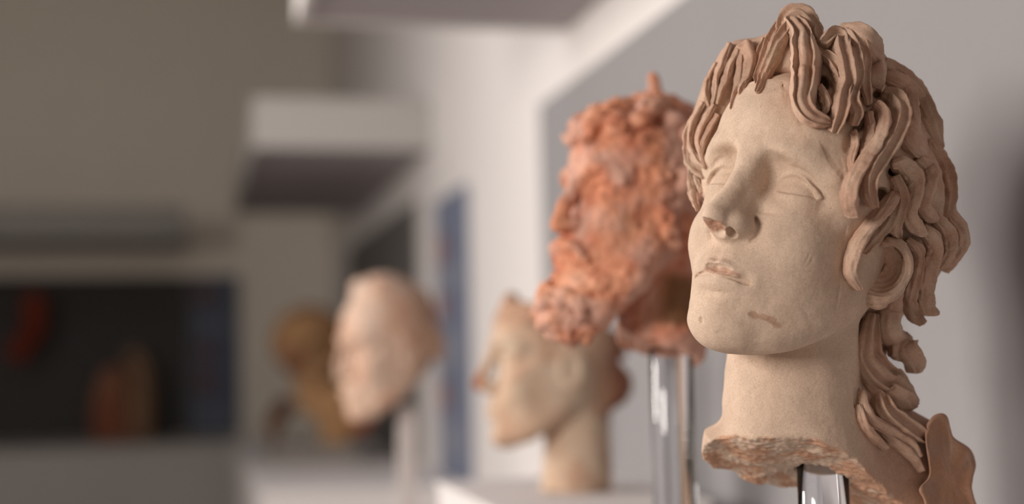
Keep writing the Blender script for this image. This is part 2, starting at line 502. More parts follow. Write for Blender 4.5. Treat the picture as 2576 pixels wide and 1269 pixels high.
# each lock: points (column, row, width) as seen, lift over the scalp in mm, ridges along it
LOCKS = [
 ([(1965,78,34),(1985,48,48),(2012,42,54),(2040,70,46),(2062,102,26)], 8, 2),
 ([(1985,52,40),(2010,85,52),(2025,130,64),(2025,180,68),(2022,225,60),(2022,260,50),(2040,290,42),(2072,306,30),(2086,311,14)], 15, 3),
 ([(1990,62,30),(1965,100,36),(1945,140,28),(1925,185,22),(1903,232,9)], 11, 2),
 ([(1968,62,30),(1945,95,36),(1925,145,30),(1908,190,22),(1904,216,8)], 9, 2),
 ([(2068,112,30),(2100,92,44),(2124,140,44),(2130,180,44),(2127,213,42),(2119,250,42),(2112,290,38),(2098,332,24)], 14, 2),
 ([(2104,84,34),(2136,106,44),(2146,151,42),(2154,189,36),(2145,225,34),(2143,258,36),(2155,287,32),(2147,314,20)], 14, 2),
 ([(2120,78,30),(2150,100,42),(2168,147,38),(2172,194,32),(2180,228,26),(2184,263,14)], 12, 2),
 ([(2112,84,40),(2160,92,56),(2190,125,56),(2200,170,54),(2202,215,40)], 7, 1),
 ([(2072,140,26),(2100,158,34),(2116,190,34),(2112,235,26),(2100,270,14)], 7, 2),
 ([(2061,222,18),(2074,248,22),(2080,267,20),(2072,288,12)], 7, 1),
 ([(2222,234,28),(2250,246,42),(2264,273,46),(2264,303,46),(2248,346,44),(2226,382,42),(2202,417,40),(2188,450,36),(2187,485,30),(2198,522,16)], 14, 2),
 ([(2202,262,20),(2221,282,28),(2222,315,30),(2207,358,30),(2180,401,32),(2156,438,32),(2142,468,34),(2137,505,38),(2146,545,28)], 13, 1),
 ([(2228,196,30),(2265,211,38),(2287,245,36),(2294,282,32),(2293,315,32),(2282,347,34),(2300,375,30),(2324,397,14)], 10, 1),
 ([(2245,414,22),(2264,412,36),(2285,428,44),(2300,452,44),(2301,480,40),(2293,513,36),(2290,542,36),(2304,570,36),(2326,590,18)], 14, 1),
 ([(2310,398,22),(2337,428,36),(2338,461,36),(2325,499,36),(2322,523,36),(2337,542,34),(2354,553,18)], 11, 1),
 ([(2254,488,24),(2230,523,26),(2194,565,25),(2160,613,28),(2146,650,27),(2141,680,24),(2149,706,19),(2165,730,10)], 10, 1),
 ([(2250,446,26),(2264,478,32),(2267,506,30),(2256,542,30),(2250,575,28),(2262,602,14)], 10, 2),
 ([(2250,515,24),(2230,562,30),(2199,600,28),(2172,634,20)], 7, 2),
 ([(2322,574,24),(2347,601,38),(2350,636,40),(2338,672,40),(2330,705,40),(2326,745,40),(2338,778,34),(2360,790,14)], 13, 1),
 ([(2283,604,18),(2309,629,26),(2312,660,26),(2306,690,28),(2294,725,30),(2290,761,32),(2306,794,32),(2324,815,16)], 9, 2),
 ([(2348,540,10),(2362,556,26),(2385,584,32),(2392,617,32),(2379,646,30),(2362,672,18)], 10, 1),
 ([(2384,528,12),(2396,546,28),(2418,580,30),(2418,613,30),(2396,648,28),(2374,682,18)], 5, 1),
 ([(2258,728,24),(2246,775,48),(2237,812,56),(2247,845,56),(2275,873,56),(2300,903,46),(2305,938,20)], 11, 1),
 ([(2196,790,26),(2186,850,58),(2184,895,76),(2206,938,80),(2242,970,76),(2276,998,60),(2296,1024,36)], 11, 3),
 ([(2166,985,18),(2173,1027,28),(2199,1063,30),(2242,1088,32),(2289,1116,30),(2310,1150,20)], 6, 1),
 ([(2208,990,30),(2226,1032,46),(2256,1058,50),(2298,1084,48),(2325,1105,30)], 7, 2),
 ([(2172,935,16),(2190,975,24),(2215,1000,26),(2240,1022,18)], 5, 1),
 ([(2215,1080,20),(2252,1112,26),(2296,1150,26),(2318,1185,16)], 4, 1),
 ([(2160,1020,14),(2168,1060,20),(2195,1100,22),(2228,1128,14)], 4, 1),
 ([(1838,112,22),(1818,161,24),(1804,196,22),(1799,232,20),(1792,264,12)], 8, 1),
 ([(1858,126,20),(1836,165,22),(1826,195,20),(1813,227,18),(1803,262,10)], 7, 1),
 ([(1806,160,20),(1784,198,24),(1776,236,24),(1784,268,14)], 8, 1),
 ([(1866,118,22),(1857,194,22),(1850,236,18),(1839,276,8)], 7, 1),
 ([(1868,112,50),(1886,150,46),(1874,200,32),(1861,242,12)], 6, 1),
 ([(1930,100,30),(1908,145,30),(1888,190,24),(1872,228,8)], 6, 2),
 ([(1795,262,22),(1772,309,24),(1758,345,22),(1759,372,20),(1776,422,10)], 7, 1),
 ([(1772,258,22),(1748,302,24),(1738,340,22),(1740,373,20),(1754,401,18),(1778,424,8)], 8, 1),
 ([(1806,288,20),(1781,328,22),(1769,356,20),(1766,392,16),(1774,422,8)], 6, 1),
 ([(1756,280,20),(1731,328,24),(1728,366,22),(1730,404,20),(1744,425,18),(1771,448,10)], 7, 1),
 ([(1738,420,20),(1740,463,22),(1746,498,20),(1755,530,10)], 6, 1),
 ([(1750,440,16),(1760,466,18),(1766,486,10)], 5, 1),
 ([(2147,330,12),(2154,363,14),(2143,398,15),(2142,436,8)], 4, 1),
 ([(2187,285,16),(2190,327,18),(2174,375,16),(2160,410,8)], 5, 1),
 ([(2205,160,12),(2225,168,34),(2262,190,44),(2310,240,44),(2338,300,42),(2352,352,34),(2364,392,8)], 3, 2),
 ([(2338,350,8),(2352,384,32),(2374,425,40),(2386,480,38),(2382,522,28),(2374,552,8)], 3, 2),
]

# deep hollows between the locks: two ends (column, row) and a radius as seen
HOLLOWS = [(2066,205,2070,222,14),(2098,250,2100,268,9),(2200,236,2210,242,11),(2204,268,2208,296,22),(2170,296,2160,322,14),(2142,330,2136,372,10),(2164,360,2150,420,9),
 (2162,450,2170,505,10),(2214,490,2222,520,19),(2240,434,2256,430,11),(2320,440,2318,480,12),(2304,535,2312,552,12),(2290,592,2304,598,10),(2366,605,2368,645,11),
 (2300,630,2298,665,10),(2284,690,2282,720,12),(2172,815,2170,855,17),(2272,790,2276,815,12),(2240,912,2262,930,15),(2192,1005,2192,1022,9),(2155,985,2155,1020,7),
 (1858,160,1850,186,9),(1842,212,1834,238,7),(1796,200,1788,232,8),(1769,305,1763,335,7),(1754,360,1750,392,6),(1793,325,1786,352,6),(1928,140,1922,158,7)]

def unit(v):
    return v / (np.linalg.norm(v, axis=-1, keepdims=True) + 1e-12)

def ray_hit(fn, o, D, t0, t1, n=160):
    """first crossing of each ray with the field, or its closest approach"""
    ts = np.linspace(t0, t1, n)
    P = o + D[:, None, :] * ts[None, :, None]
    d = fn(P.reshape(-1, 3)).reshape(len(D), n)
    out = np.empty((len(D), 3))
    for i in range(len(D)):
        neg = np.nonzero(d[i] < 0)[0]
        j = neg[0] if len(neg) else int(np.argmin(d[i]))
        out[i] = P[i, j]
        if len(neg) and j > 0:
            a, b = d[i, j-1], d[i, j]
            out[i] = P[i, j-1] + (P[i, j] - P[i, j-1]) * a / (a - b)
    return out

def gradient(fn, P, e=1.5):
    g = np.zeros_like(P)
    for k in range(3):
        q = np.zeros(3); q[k] = e
        g[:, k] = fn(P + q) - fn(P - q)
    return unit(g)

def lock_mesh(path, nrm, half, thick, root, ridges, seed, rough=0.62):
    """a combed lock: swept section with ridges, its underside reaching down by `root`"""
    n, m = len(path), 44
    T = unit(np.gradient(path, axis=0))
    N = unit(nrm - (nrm * T).sum(1, keepdims=True) * T)
    B = np.cross(T, N)
    th = np.linspace(0, 2 * np.pi, m, endpoint=False)
    cu, su = np.cos(th), np.sin(th)
    s = np.linspace(0, 1, n)
    top = su > 0
    V = []
    for i in range(n):
        # crests wander a little across the lock as they run
        u = np.clip((cu + 1) / 2 + 0.05 * np.sin(s[i] * 5.0 + seed), 0, 1)
        if ridges == 1:
            crest = np.maximum(1 - np.abs(u - 0.36) / 0.64, 0) ** 1.2
        else:
            crest = (1 - np.abs(np.cos(np.pi * ridges * u))) ** 0.85
        h = np.where(top, thick[i] * (0.40 + 0.72 * crest), root[i])
        V.append(path[i] + np.outer(half[i] * np.sign(cu) * np.abs(cu) ** 0.68 * np.where(top, 1.0, 1.0 - 0.32 * np.minimum(su, 0)), B[i]) + np.outer(np.sign(su) * np.abs(su) ** 0.62 * h, N[i]))
    V = np.array(V).reshape(-1, 3)
    # clay roughness, drawn out along the lock
    lp = np.repeat(s * n * 0.9, m)
    Q = np.stack([lp * 0.8, np.tile(cu, n) * 9, np.tile(su, n) * 9], 1) + seed * 31.7
    Q2 = np.stack([lp * 0.35, np.tile(cu, n) * 16, np.zeros(n * m)], 1) + seed * 13.1
    disp = rough * (vnoise(Q, 3.0, seed) + 0.9 * vnoise(V, 5.0, seed + 1) + 0.5 * vnoise(V, 1.8, seed + 2) + 0.9 * vnoise(Q2, 3.0, seed + 4))
    ctr = np.repeat(path, m, 0)
    V = V + unit(V - ctr) * disp[:, None]
    i = np.arange(n - 1)[:, None] * m; j = np.arange(m)[None]
    q = np.stack([i + j, i + (j + 1) % m, i + m + (j + 1) % m, i + m + j], -1).reshape(-1, 4)
    # end caps
    V = np.vstack([V, path[0] - T[0] * half[0] * 0.25, path[-1] + T[-1] * half[-1] * 0.35])
    a, b = len(V) - 2, len(V) - 1
    jj = np.arange(m)
    c0 = np.stack([(jj + 1) % m, jj, np.full(m, a), np.full(m, a)], 1)
    c1 = np.stack([(n-1)*m + jj, (n-1)*m + (jj+1) % m, np.full(m, b), np.full(m, b)], 1)
    return V, q, np.vstack([c0, c1])[:, :3]

def build_locks(cap, to_local, add):
    # cap: the surface the locks lie on
    """to_local(px) -> ray origin and directions in the head's own millimetres"""
    rs = np.random.RandomState(3)
    for li, (pts, lift, ridges) in enumerate(LOCKS):
        p = np.asarray(pts, float)
        c = resample(p, max(24, int(len(p) * 9)))
        o, D = to_local(c[:, :2])
        H = ray_hit(cap, o, D, 900, 1260)
        # keep the run smooth in depth
        t = ((H - o) * D).sum(1)
        k = np.ones(7) / 7
        for _ in range(3):
            t = np.convolve(np.pad(t, 3, mode='edge'), k, 'valid')
        n_ = gradient(cap, H, 4.0)
        for _ in range(3):
            n_ = unit(np.stack([np.convolve(np.pad(n_[:, a], 3, mode='edge'), k, 'valid') for a in range(3)], 1))
        n_ = unit(n_ - 0.7 * D)                      # lean towards the open side
        s = np.linspace(0, 1, len(c))
        L = (lift * np.interp(p[:, 1].mean(), [120, 280], [0.62, 1.0]) + 2.0) * np.interp(s, [0, 0.25, 0.8, 1], [0.55, 1, 1, 0.7])
        half = c[:, 2] * 0.5 * 0.296
        if p[:, 0].mean() < 1945:                     # the far side and fringe: combed in low relief
            L = 0.5 + 0.18 * L; half = half * 0.85
        # lift along the line of sight component so the lock keeps its outline
        path = o + D * (t - L * 0.9)[:, None]
        thick = half * 0.95 + 1.4
        root = np.minimum(L * 0.8 + 1.0, half * 0.8 + 5)
        V, q, tr = lock_mesh(path, n_, half, thick, root, ridges, li)
        add(li, V, q, tr)
# ---------------------------------------------------------------- the gallery
XW, YF, ZFL, ZC = 0.75, 7.8, -1.45, 2.7
M_wall = plain_mat('white wall paint', srgb(226, 221, 219), 0.7, 0.03, 3, 0.15, 400)
M_far = plain_mat('far wall paint', srgb(228, 220, 207), 0.75, 0.03, 3, 0.15, 400)
M_ceil = plain_mat('ceiling paint', srgb(205, 203, 200), 0.8, 0.02, 3)
M_floor = plain_mat('floor stone', srgb(120, 112, 104), 0.5, 0.12, 4)
M_panel = plain_mat('grey display board', srgb(145, 143, 145), 0.75, 0.03, 8, 0.1, 900)
M_panel2 = plain_mat('dark grey display board', srgb(104, 101, 99), 0.75, 0.03, 8, 0.1, 900)
M_white = plain_mat('white lacquered board', srgb(222, 217, 216), 0.55, 0.02, 6)
M_blue = plain_mat('blue printed board', srgb(114, 122, 142), 0.5, 0.08, 5)
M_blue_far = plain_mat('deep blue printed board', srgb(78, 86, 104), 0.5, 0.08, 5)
M_blue_light = plain_mat('pale blue print', srgb(134, 138, 152), 0.5, 0.12, 60)
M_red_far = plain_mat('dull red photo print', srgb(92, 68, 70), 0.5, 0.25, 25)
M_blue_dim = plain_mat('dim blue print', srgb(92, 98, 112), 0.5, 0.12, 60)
M_red_print = plain_mat('red photo print', srgb(140, 100, 100), 0.5, 0.25, 25)
M_pale = plain_mat('pale grey board', srgb(176, 172, 168), 0.6, 0.02, 6)
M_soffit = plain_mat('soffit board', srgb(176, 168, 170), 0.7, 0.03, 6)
M_dim = plain_mat('mid grey board', srgb(150, 147, 142), 0.65, 0.02, 6)
M_panel3 = plain_mat('charcoal display board', srgb(66, 64, 63), 0.75, 0.03, 8, 0.1, 900)
M_grey_block = plain_mat('grey block paint', srgb(128, 122, 116), 0.7, 0.04, 10)

def struct(name, *a, **k):
    o = box_mesh(name, *a, **k); o['kind'] = 'structure'; return o
struct('wall_right', XW, XW+0.12, -3.0, YF+0.12, ZFL, ZC, M_wall, bevel=0)
struct('wall_back', -4.0, XW, YF, YF+0.12, ZFL, ZC, M_far, bevel=0)
struct('wall_left', -4.12, -4.0, -3.0, YF+0.12, ZFL, ZC, M_far, bevel=0)
struct('wall_front', -4.12, XW+0.12, -3.12, -3.0, ZFL, ZC, M_far, bevel=0)
struct('floor', -4.12, XW+0.12, -3.12, YF+0.12, ZFL-0.1, ZFL, M_floor, bevel=0)
struct('ceiling', -4.12, XW+0.12, -3.12, YF+0.12, ZC, ZC+0.1, M_ceil, bevel=0)

def canopy(x0, x1, y0, y1, z0, z1, label, hollow, M_white=M_white):
    """box canopy: a white shell with a recessed grey soffit panel underneath"""
    e = empty('display_canopy', ((x0+x1)/2, (y0+y1)/2, z0), label, 'canopy', None)
    if hollow == 'x':
        box_mesh('end_panel', x0, x1, y0, y0+0.02, z0, z1, M_white, e)
        box_mesh('end_panel', x0, x1, y1-0.02, y1, z0, z1, M_white, e)
        box_mesh('front_panel', x0, x0+0.02, y0+0.02, y1-0.02, z0, z1, M_white, e)
    else:
        box_mesh('end_panel', x0, x0+0.02, y0, y1, z0, z1, M_white, e)
        box_mesh('end_panel', x1-0.02, x1, y0, y1, z0, z1, M_white, e)
        box_mesh('front_panel', x0+0.02, x1-0.02, y0, y0+0.02, z0, z1, M_white, e)
    box_mesh('top_panel', x0, x1, y0, y1, z1, z1+0.015, M_white, e)
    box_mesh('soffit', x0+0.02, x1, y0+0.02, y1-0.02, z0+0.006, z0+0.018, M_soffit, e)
    return e
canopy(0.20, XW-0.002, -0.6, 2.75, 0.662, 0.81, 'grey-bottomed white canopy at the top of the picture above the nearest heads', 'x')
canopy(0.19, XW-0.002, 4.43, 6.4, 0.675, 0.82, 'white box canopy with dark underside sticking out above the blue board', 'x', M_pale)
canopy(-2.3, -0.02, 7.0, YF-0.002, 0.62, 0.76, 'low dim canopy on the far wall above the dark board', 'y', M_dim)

def plinth(x0, x1, y0, y1, z1, label, M_white=M_white):
    e = empty('display_plinth', ((x0+x1)/2, (y0+y1)/2, ZFL), label, 'plinth')
    box_mesh('base', x0+0.05, x1, y0+0.05, y1-0.05, ZFL, ZFL+0.08, M_grey_block, e)
    box_mesh('body', x0, x1, y0, y1, ZFL+0.08, z1-0.03, M_white, e)
    box_mesh('top_board', x0-0.005, x1, y0-0.005, y1, z1-0.03, z1, M_white, e, 0.004)
    return e
plinth(0.19, XW-0.002, -0.6, 3.3, -0.34, 'long white plinth carrying the nearest heads along the right wall')
plinth(0.19, XW-0.002, 3.9, 6.8, -0.34, 'white plinth under the round brown head')
plinth(-2.3, 0.2, 7.0, YF-0.002, -0.37, 'grey-looking plinth along the far wall below the dark board', M_pale)

def board(name, label, axis, a0, a1, z0, z1, mat, pos, t=0.01):
    e = empty(name, (0, 0, 0), label, 'display board' if 'display' in name else 'info board')
    if axis == 'y':
        e.location = (pos, (a0+a1)/2, z0)
        box_mesh('panel', pos-t, pos, a0, a1, z0, z1, mat, e, 0.002)
    else:
        e.location = ((a0+a1)/2, pos, z0)
        box_mesh('panel', a0, a1, pos-t, pos, z0, z1, mat, e, 0.002)
    return e
board('display_board', 'large grey board on the wall behind the nearest two heads', 'y', -0.6, 2.96, -0.33, 0.551, M_panel, XW-0.002)
board('display_board', 'dark grey board on the right wall left of the blue info board', 'y', 4.73, 6.82, -0.335, 0.55, M_panel2, XW-0.002)
board('display_board', 'blackish board on the far wall behind the red fragments', 'x', -2.3, -0.004, -0.365, 0.49, M_panel3, YF-0.002)
ib = board('info_board', 'narrow blue info board with red pictures on the right wall', 'y', 3.83, 4.31, -0.335, 0.49, M_blue, XW-0.002, 0.012)
def prints(e, axis, pos, items, M_red_print=None, M_blue_light=None):
    for kind, a0, a1, z0, z1 in items:
        m = M_red_print if kind == 'r' else M_blue_light
        nm = 'photo_print' if kind == 'r' else 'text_print'
        if axis == 'y': box_mesh(nm, pos-0.002, pos, a0, a1, z0, z1, m, e, 0)
        else: box_mesh(nm, a0, a1, pos-0.002, pos, z0, z1, m, e, 0)
prints(ib, 'y', XW-0.014, [('r', 4.13, 4.27, 0.29, 0.38), ('r', 4.13, 4.27, 0.13, 0.20), ('b', 3.93, 4.2, 0.21, 0.28), ('b', 3.93, 4.2, -0.02, 0.09), ('r', 4.13, 4.27, -0.14, -0.06), ('b', 3.93, 4.2, -0.27, -0.17)], M_red_print, M_blue_light)
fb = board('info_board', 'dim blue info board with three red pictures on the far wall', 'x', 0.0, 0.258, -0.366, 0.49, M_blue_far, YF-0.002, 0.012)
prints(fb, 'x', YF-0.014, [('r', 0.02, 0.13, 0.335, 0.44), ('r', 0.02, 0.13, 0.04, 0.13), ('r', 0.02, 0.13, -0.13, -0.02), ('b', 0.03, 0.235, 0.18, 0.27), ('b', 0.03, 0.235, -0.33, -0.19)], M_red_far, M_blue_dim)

bl = empty('display_block', (0.5, 1.93, -0.34), 'low white block under the sallow profile head', 'block')
box_mesh('body', 0.365, 0.64, 1.72, 2.15, -0.34, -0.19, M_white, bl, 0.003)
box_mesh('top_board', 0.362, 0.643, 1.717, 2.153, -0.19, -0.18, M_white, bl, 0.003)
# ---------------------------------------------------------------- building the big head
HR = np.array([[0.51904803, 0.79733609, 0.30796802], [-0.8372658, 0.54677763, -0.00449518], [-0.17197419, -0.25551788, 0.95138609]])
HS = 1.04 / 1000
HT = np.array([0.46920663, 1.02255215, 0.10550945])
HO = (-HT) @ HR / HS                       # the viewpoint in the head's millimetres
D0 = float((CAM @ HT)[2])
def to_local(px):
    return HO, view_ray(px) @ HR
def can(px, py, dz=0.0):
    """point of the head's own space at a column and row, dz mm behind the head's middle"""
    d = np.array([(px-1288)/F_PX, -(py-634.5)/F_PX, 1.0]) @ CAM
    return (d * (D0 + dz/1000) - HT) @ HR / HS
CR, CU, CF = CAM[0] @ HR, CAM[1] @ HR, CAM[2] @ HR
MMPX = D0 / F_PX / HS                       # mm per pixel at the head

M_clay = clay_mat('pale terracotta')
M_acryl = bpy.data.materials.new('clear acrylic'); M_acryl.use_nodes = True
_b = M_acryl.node_tree.nodes['Principled BSDF']
_b.inputs['Transmission Weight'].default_value = 1.0; _b.inputs['Roughness'].default_value = 0.02
_b.inputs['IOR'].default_value = 1.49; _b.inputs['Base Color'].default_value = (0.96, 0.97, 1.0, 1)

CREAM = np.array([0.59, 0.44, 0.335]); PINK = np.array([0.50, 0.315, 0.228]); FRESH = np.array([0.50, 0.29, 0.19]); UMBER = np.array([0.40, 0.21, 0.13])
def blend(a, b, t):
    return a * (1 - t[:, None]) + b * t[:, None]

head = empty('portrait_sculpture', HT, 'large pale terracotta head of a long-haired youth in sharp focus on an acrylic rod', 'sculpture', None, HR)

hf = head_field()
# flare of the neck, the shoulder beside it
hf.chain([can(1985, 1092, 0), can(1972, 1140, 2)], [44, 61], 'u', 9)
hf.chain([can(2040, 1160, 12), can(2180, 1245, 34), can(2330, 1315, 50)], [46, 37, 32], 'u', 34)
hf.chain([can(2165, 1045, 2), can(2250, 1092, 18), can(2326, 1132, 28)], [20, 22, 22], 'u', 16)
hf.chain([can(2200, 1165, 20), can(2322, 1195, 32)], [27, 24], 'u', 16)
ER = np.array([1700, 1790, 1800, 1850, 1920, 1980, 2035, 2075, 2110, 2180, 2250, 2305, 2340, 2420])
EY = np.array([1128, 1118, 1114, 1110, 1114, 1112, 1108, 1122, 1136, 1168, 1202, 1240, 1280, 1355])
def fracture(P):
    q = P - can(1288, 634.5, 0)
    dep = q @ CF                             # behind the head's middle
    k = (D0/HS + dep) / (D0/HS)
    r = (q @ CR) / MMPX / k + 1288
    row = 634.5 - (q @ CU) / MMPX / k
    e = np.interp(r, ER, EY)
    front = np.interp(r, [1800, 1900, 2035, 2200, 2330], [-8, -38, -50, -50, -45])
    drop = np.maximum(dep - front, -10)
    e = e + (0.85 * np.minimum(drop, 34) + 0.55 * np.maximum(drop - 34, 0)) / MMPX * 0.5
    rough = 1.5 * fbm(P, 16.0, 3, 11) + 0.8 * vnoise(P, 3.0, 12)
    return (row - e) * MMPX * 0.75 + rough
lo_f = can(1985, 1180, 0) - 150; hi_f = can(1985, 1180, 0) + 200
hf.add(fracture, 'i', 1.2)
RODX = can(2068, 1150, 12)
rod_dir = np.array([0, 0, 1.0]) @ HR
hf.chain([RODX - rod_dir*120, RODX + rod_dir*8], [21, 21], 's', 1.0)
# scratch on the jaw, pit in the chin, small chips
def on_face(px, lift=0.0):
    o, D = to_local(np.asarray(px, float))
    H = ray_hit(hf, o, D, 900, 1260)
    return H - D * lift
scr = on_face([(1884, 786), (1900, 793), (1925, 799), (1942, 806), (1958, 818), (1982, 828), (2000, 834)], 1.75)
hf.chain(resample(scr, 16), [1.6, 2.4, 2.5, 2.5, 2.4, 2.2, 2.1, 2.0, 1.9, 1.8, 1.7, 1.6, 1.6, 1.5, 1.5, 1.4], 's', 0.6)
pit = on_face([(1762, 803), (1764, 808)], 0.6)
hf.chain(pit, [2.0, 2.0], 's', 0.6)
CHIPS = [((1796, 618), (1789, 632), 0.9, .2), ((1790, 735), (1830, 740), 0.9, .4), ((1741, 770), (1738, 782), 1.5, .7), ((1838, 782), (1862, 776), 1.4, 1.0), ((1800, 838), (1812, 842), 1.2, .7),
 ((2036, 640), (2022, 668), .8, .4), ((2046, 648), (2034, 670), .7, .4)]
# tool strokes of the hair where it meets temple and cheek
for k in range(9):
    CHIPS.append(((2062 + 6.5*k, 352 + 5*k), (2088 + 4.6*k, 412 + 6*k), 0.8, .35))
for k in range(8):
    CHIPS.append(((2131 - 3*k, 566 + 22*k), (2118 - 2*k, 610 + 24*k), 0.8, .35))
for k in range(7):
    CHIPS.append(((1963 + 7*k, 198 + 6*k), (1975 + 9*k, 252 + 16*k), 0.7, .35))
for a, b, r_, lf in CHIPS:
    m_ = ((a[0]+b[0])/2 + 3, (a[1]+b[1])/2 - 2)
    hf.chain(on_face([a, m_, b], lf), [r_*.5, r_, r_ * 0.5], 's', 0.8)
hf.add(lambda P: 0.35 * fbm(P, 11.0, 3, 21), 'd')

def head_tint(V):
    c = np.tile(CREAM, (len(V), 1))
    n = fbm(V, 22.0, 3, 31)
    # warmer clay where the slip is thin: up the forehead and towards the hair
    up = np.clip((V[:, 2] - 38) / 50, 0, 1) * np.clip((V[:, 0] + 20) / 40, 0, 1)
    side = np.clip((V[:, 0] - 52) / 18, 0, 1)
    t = np.clip(0.75 * up + 0.45 * side + 0.22 * n, 0, 0.95)
    c = blend(c, PINK, t)
    q = V - can(1288, 634.5, 0)
    px = (q @ CR) / MMPX / ((D0/HS + q @ CF) / (D0/HS)) + 1288
    t2 = np.clip((px - 2150) / 80, 0, 1) * (V[:, 2] < -90)
    c = blend(c, PINK * 0.92, t2 * 0.9)
    fr = np.clip(1 - np.abs(fracture(V)) / 2.2, 0, 1) * (V[:, 2] < -120)
    fcol = blend(np.tile(FRESH, (len(V), 1)), np.tile(CREAM * 0.95, (len(V), 1)), np.clip(0.62 + 1.6 * fbm(V, 12.0, 3, 41) - np.clip((px - 2030) / 150, 0, 0.9), 0, 1))
    c = blend(c, fcol, np.clip(fr * 2, 0, 1))
    def spot(cen, rad, col, a=1.0):
        d = np.sqrt((((V - cen) / rad) ** 2).sum(1)) + 0.25 * vnoise(V, 4.0, 51)
        return blend(c, np.tile(col, (len(V), 1)), np.clip((1.1 - d) * 4, 0, 1) * a)
    c = spot(np.array([-2, -106, -40.5]), np.array([10, 9, 5]), PINK * np.array([.95, .84, .8]))
    c = spot(np.array([7, -94, -68.6]), np.array([14, 8, 2.8]), PINK * np.array([.82, .74, .72]), 0.8)
    for k, p in enumerate(scr[1:5]):
        c = spot(p, np.array([4.5, 4.5, 2.6]), FRESH * 0.8, 0.7)
    return c

cap = cap_field()
cap.chain([can(1868, 165, 6), can(1822, 235, 10), can(1790, 315, 14), can(1780, 395, 16), can(1784, 462, 14)], [18, 17.5, 16.5, 15, 9], 'u', 8)
cap.chain([can(1868, 165, 6), can(1930, 140, -4), can(1990, 110, -10)], [17, 15, 15], 'u', 8)
cap0 = cap_field(); cap0.ops = list(cap.ops)
hf0 = Field(face_base); hf0.ops = list(hf.ops)
both = lambda P: np.minimum(cap0(P), hf0(P))
# the hollows eat into scalp and face alike
for ax_, ay_, bx_, by_, hr in HOLLOWS:
    o, D = to_local([(ax_, ay_), (bx_, by_)])
    p0 = ray_hit(both, o, D, 900, 1260)
    r_ = hr * MMPX
    for fld in (cap, hf):
        for dp, rr in ((-1, 1.0), (7, 0.95), (15, 0.75)):
            fld.chain(p0 + D * dp, [r_ * rr] * 2, 's', 3.0)
v, q = sdf_mesh(hf, (-95, -128, -230), (135, 175, 124), 0.85)
put_mesh('face', v * HS, [q], M_clay, head, head_tint(v))

v, q = sdf_mesh(cap, (-100, -100, -180), (110, 140, 145), 1.1)
def hair_tint(V, s=0):
    n = fbm(V, 16.0, 3, 60 + s)
    t = np.clip(0.74 + 0.45 * n, 0.1, 1.0)
    return blend(np.tile(CREAM * 0.97, (len(V), 1)), np.tile(PINK, (len(V), 1)), t)
put_mesh('hair', v * HS, [q], M_clay, head, hair_tint(v))
def add_lock(i, V, q, tr):
    put_mesh('hair_lock', V * HS, [q, tr], M_clay, head, hair_tint(V))
build_locks(both, to_local, add_lock)

# ear: a bowl with a thick rim, half buried in the hair
def ear_part():
    o, D = to_local([(2222, 690)])
    t0 = float(np.linalg.norm(ray_hit(both, o, D, 900, 1260)[0] - o)) - 7
    def at(px, py, w=0.0):
        o, D = to_local([(px, py)])
        return o + D[0] * (t0 - w)
    ang = math.radians(-28)
    A = np.stack([CR * math.cos(ang) + CU * math.sin(ang), -CR * math.sin(ang) + CU * math.cos(ang), -CF], 1)   # columns: across, along, out
    R_ = A
    f = Field(lambda P: ell(P, at(2228, 690, 0), (17.5, 25, 9), R_))
    rim = resample([at(2178, 690, 5), at(2190, 650, 6), at(2220, 618, 7), at(2255, 612, 7), at(2280, 640, 7), at(2284, 675, 7), at(2268, 705, 6), at(2240, 738, 5), at(2208, 765, 3)], 26)
    f.chain(rim, [4.2]*26, 'u', 3.5)
    f.ell(at(2196, 752, 2), (8.5, 9, 6), 'u', 5)
    f.ell(at(2222, 678, 9), (11.5, 17, 9.5), 's', 4, R_)
    f.ell(at(2210, 668, 4), (5.5, 6.5, 16), 's', 2.5, R_)
    f.ell(at(2176, 712, 6), (3.0, 6, 4), 's', 3)
    f.add(lambda P: 0.45 * np.sin(np.sqrt(((P - at(2214, 672, 4)) ** 2).sum(1)) * 1.9) + 0.5 * fbm(P, 6.0, 3, 71), 'd')
    c = at(2225, 690)
    v, q = sdf_mesh(f, c - 42, c + 42, 0.8)
    put_mesh('ear', v * HS, [q], M_clay, head, hair_tint(v, 3))
ear_part()

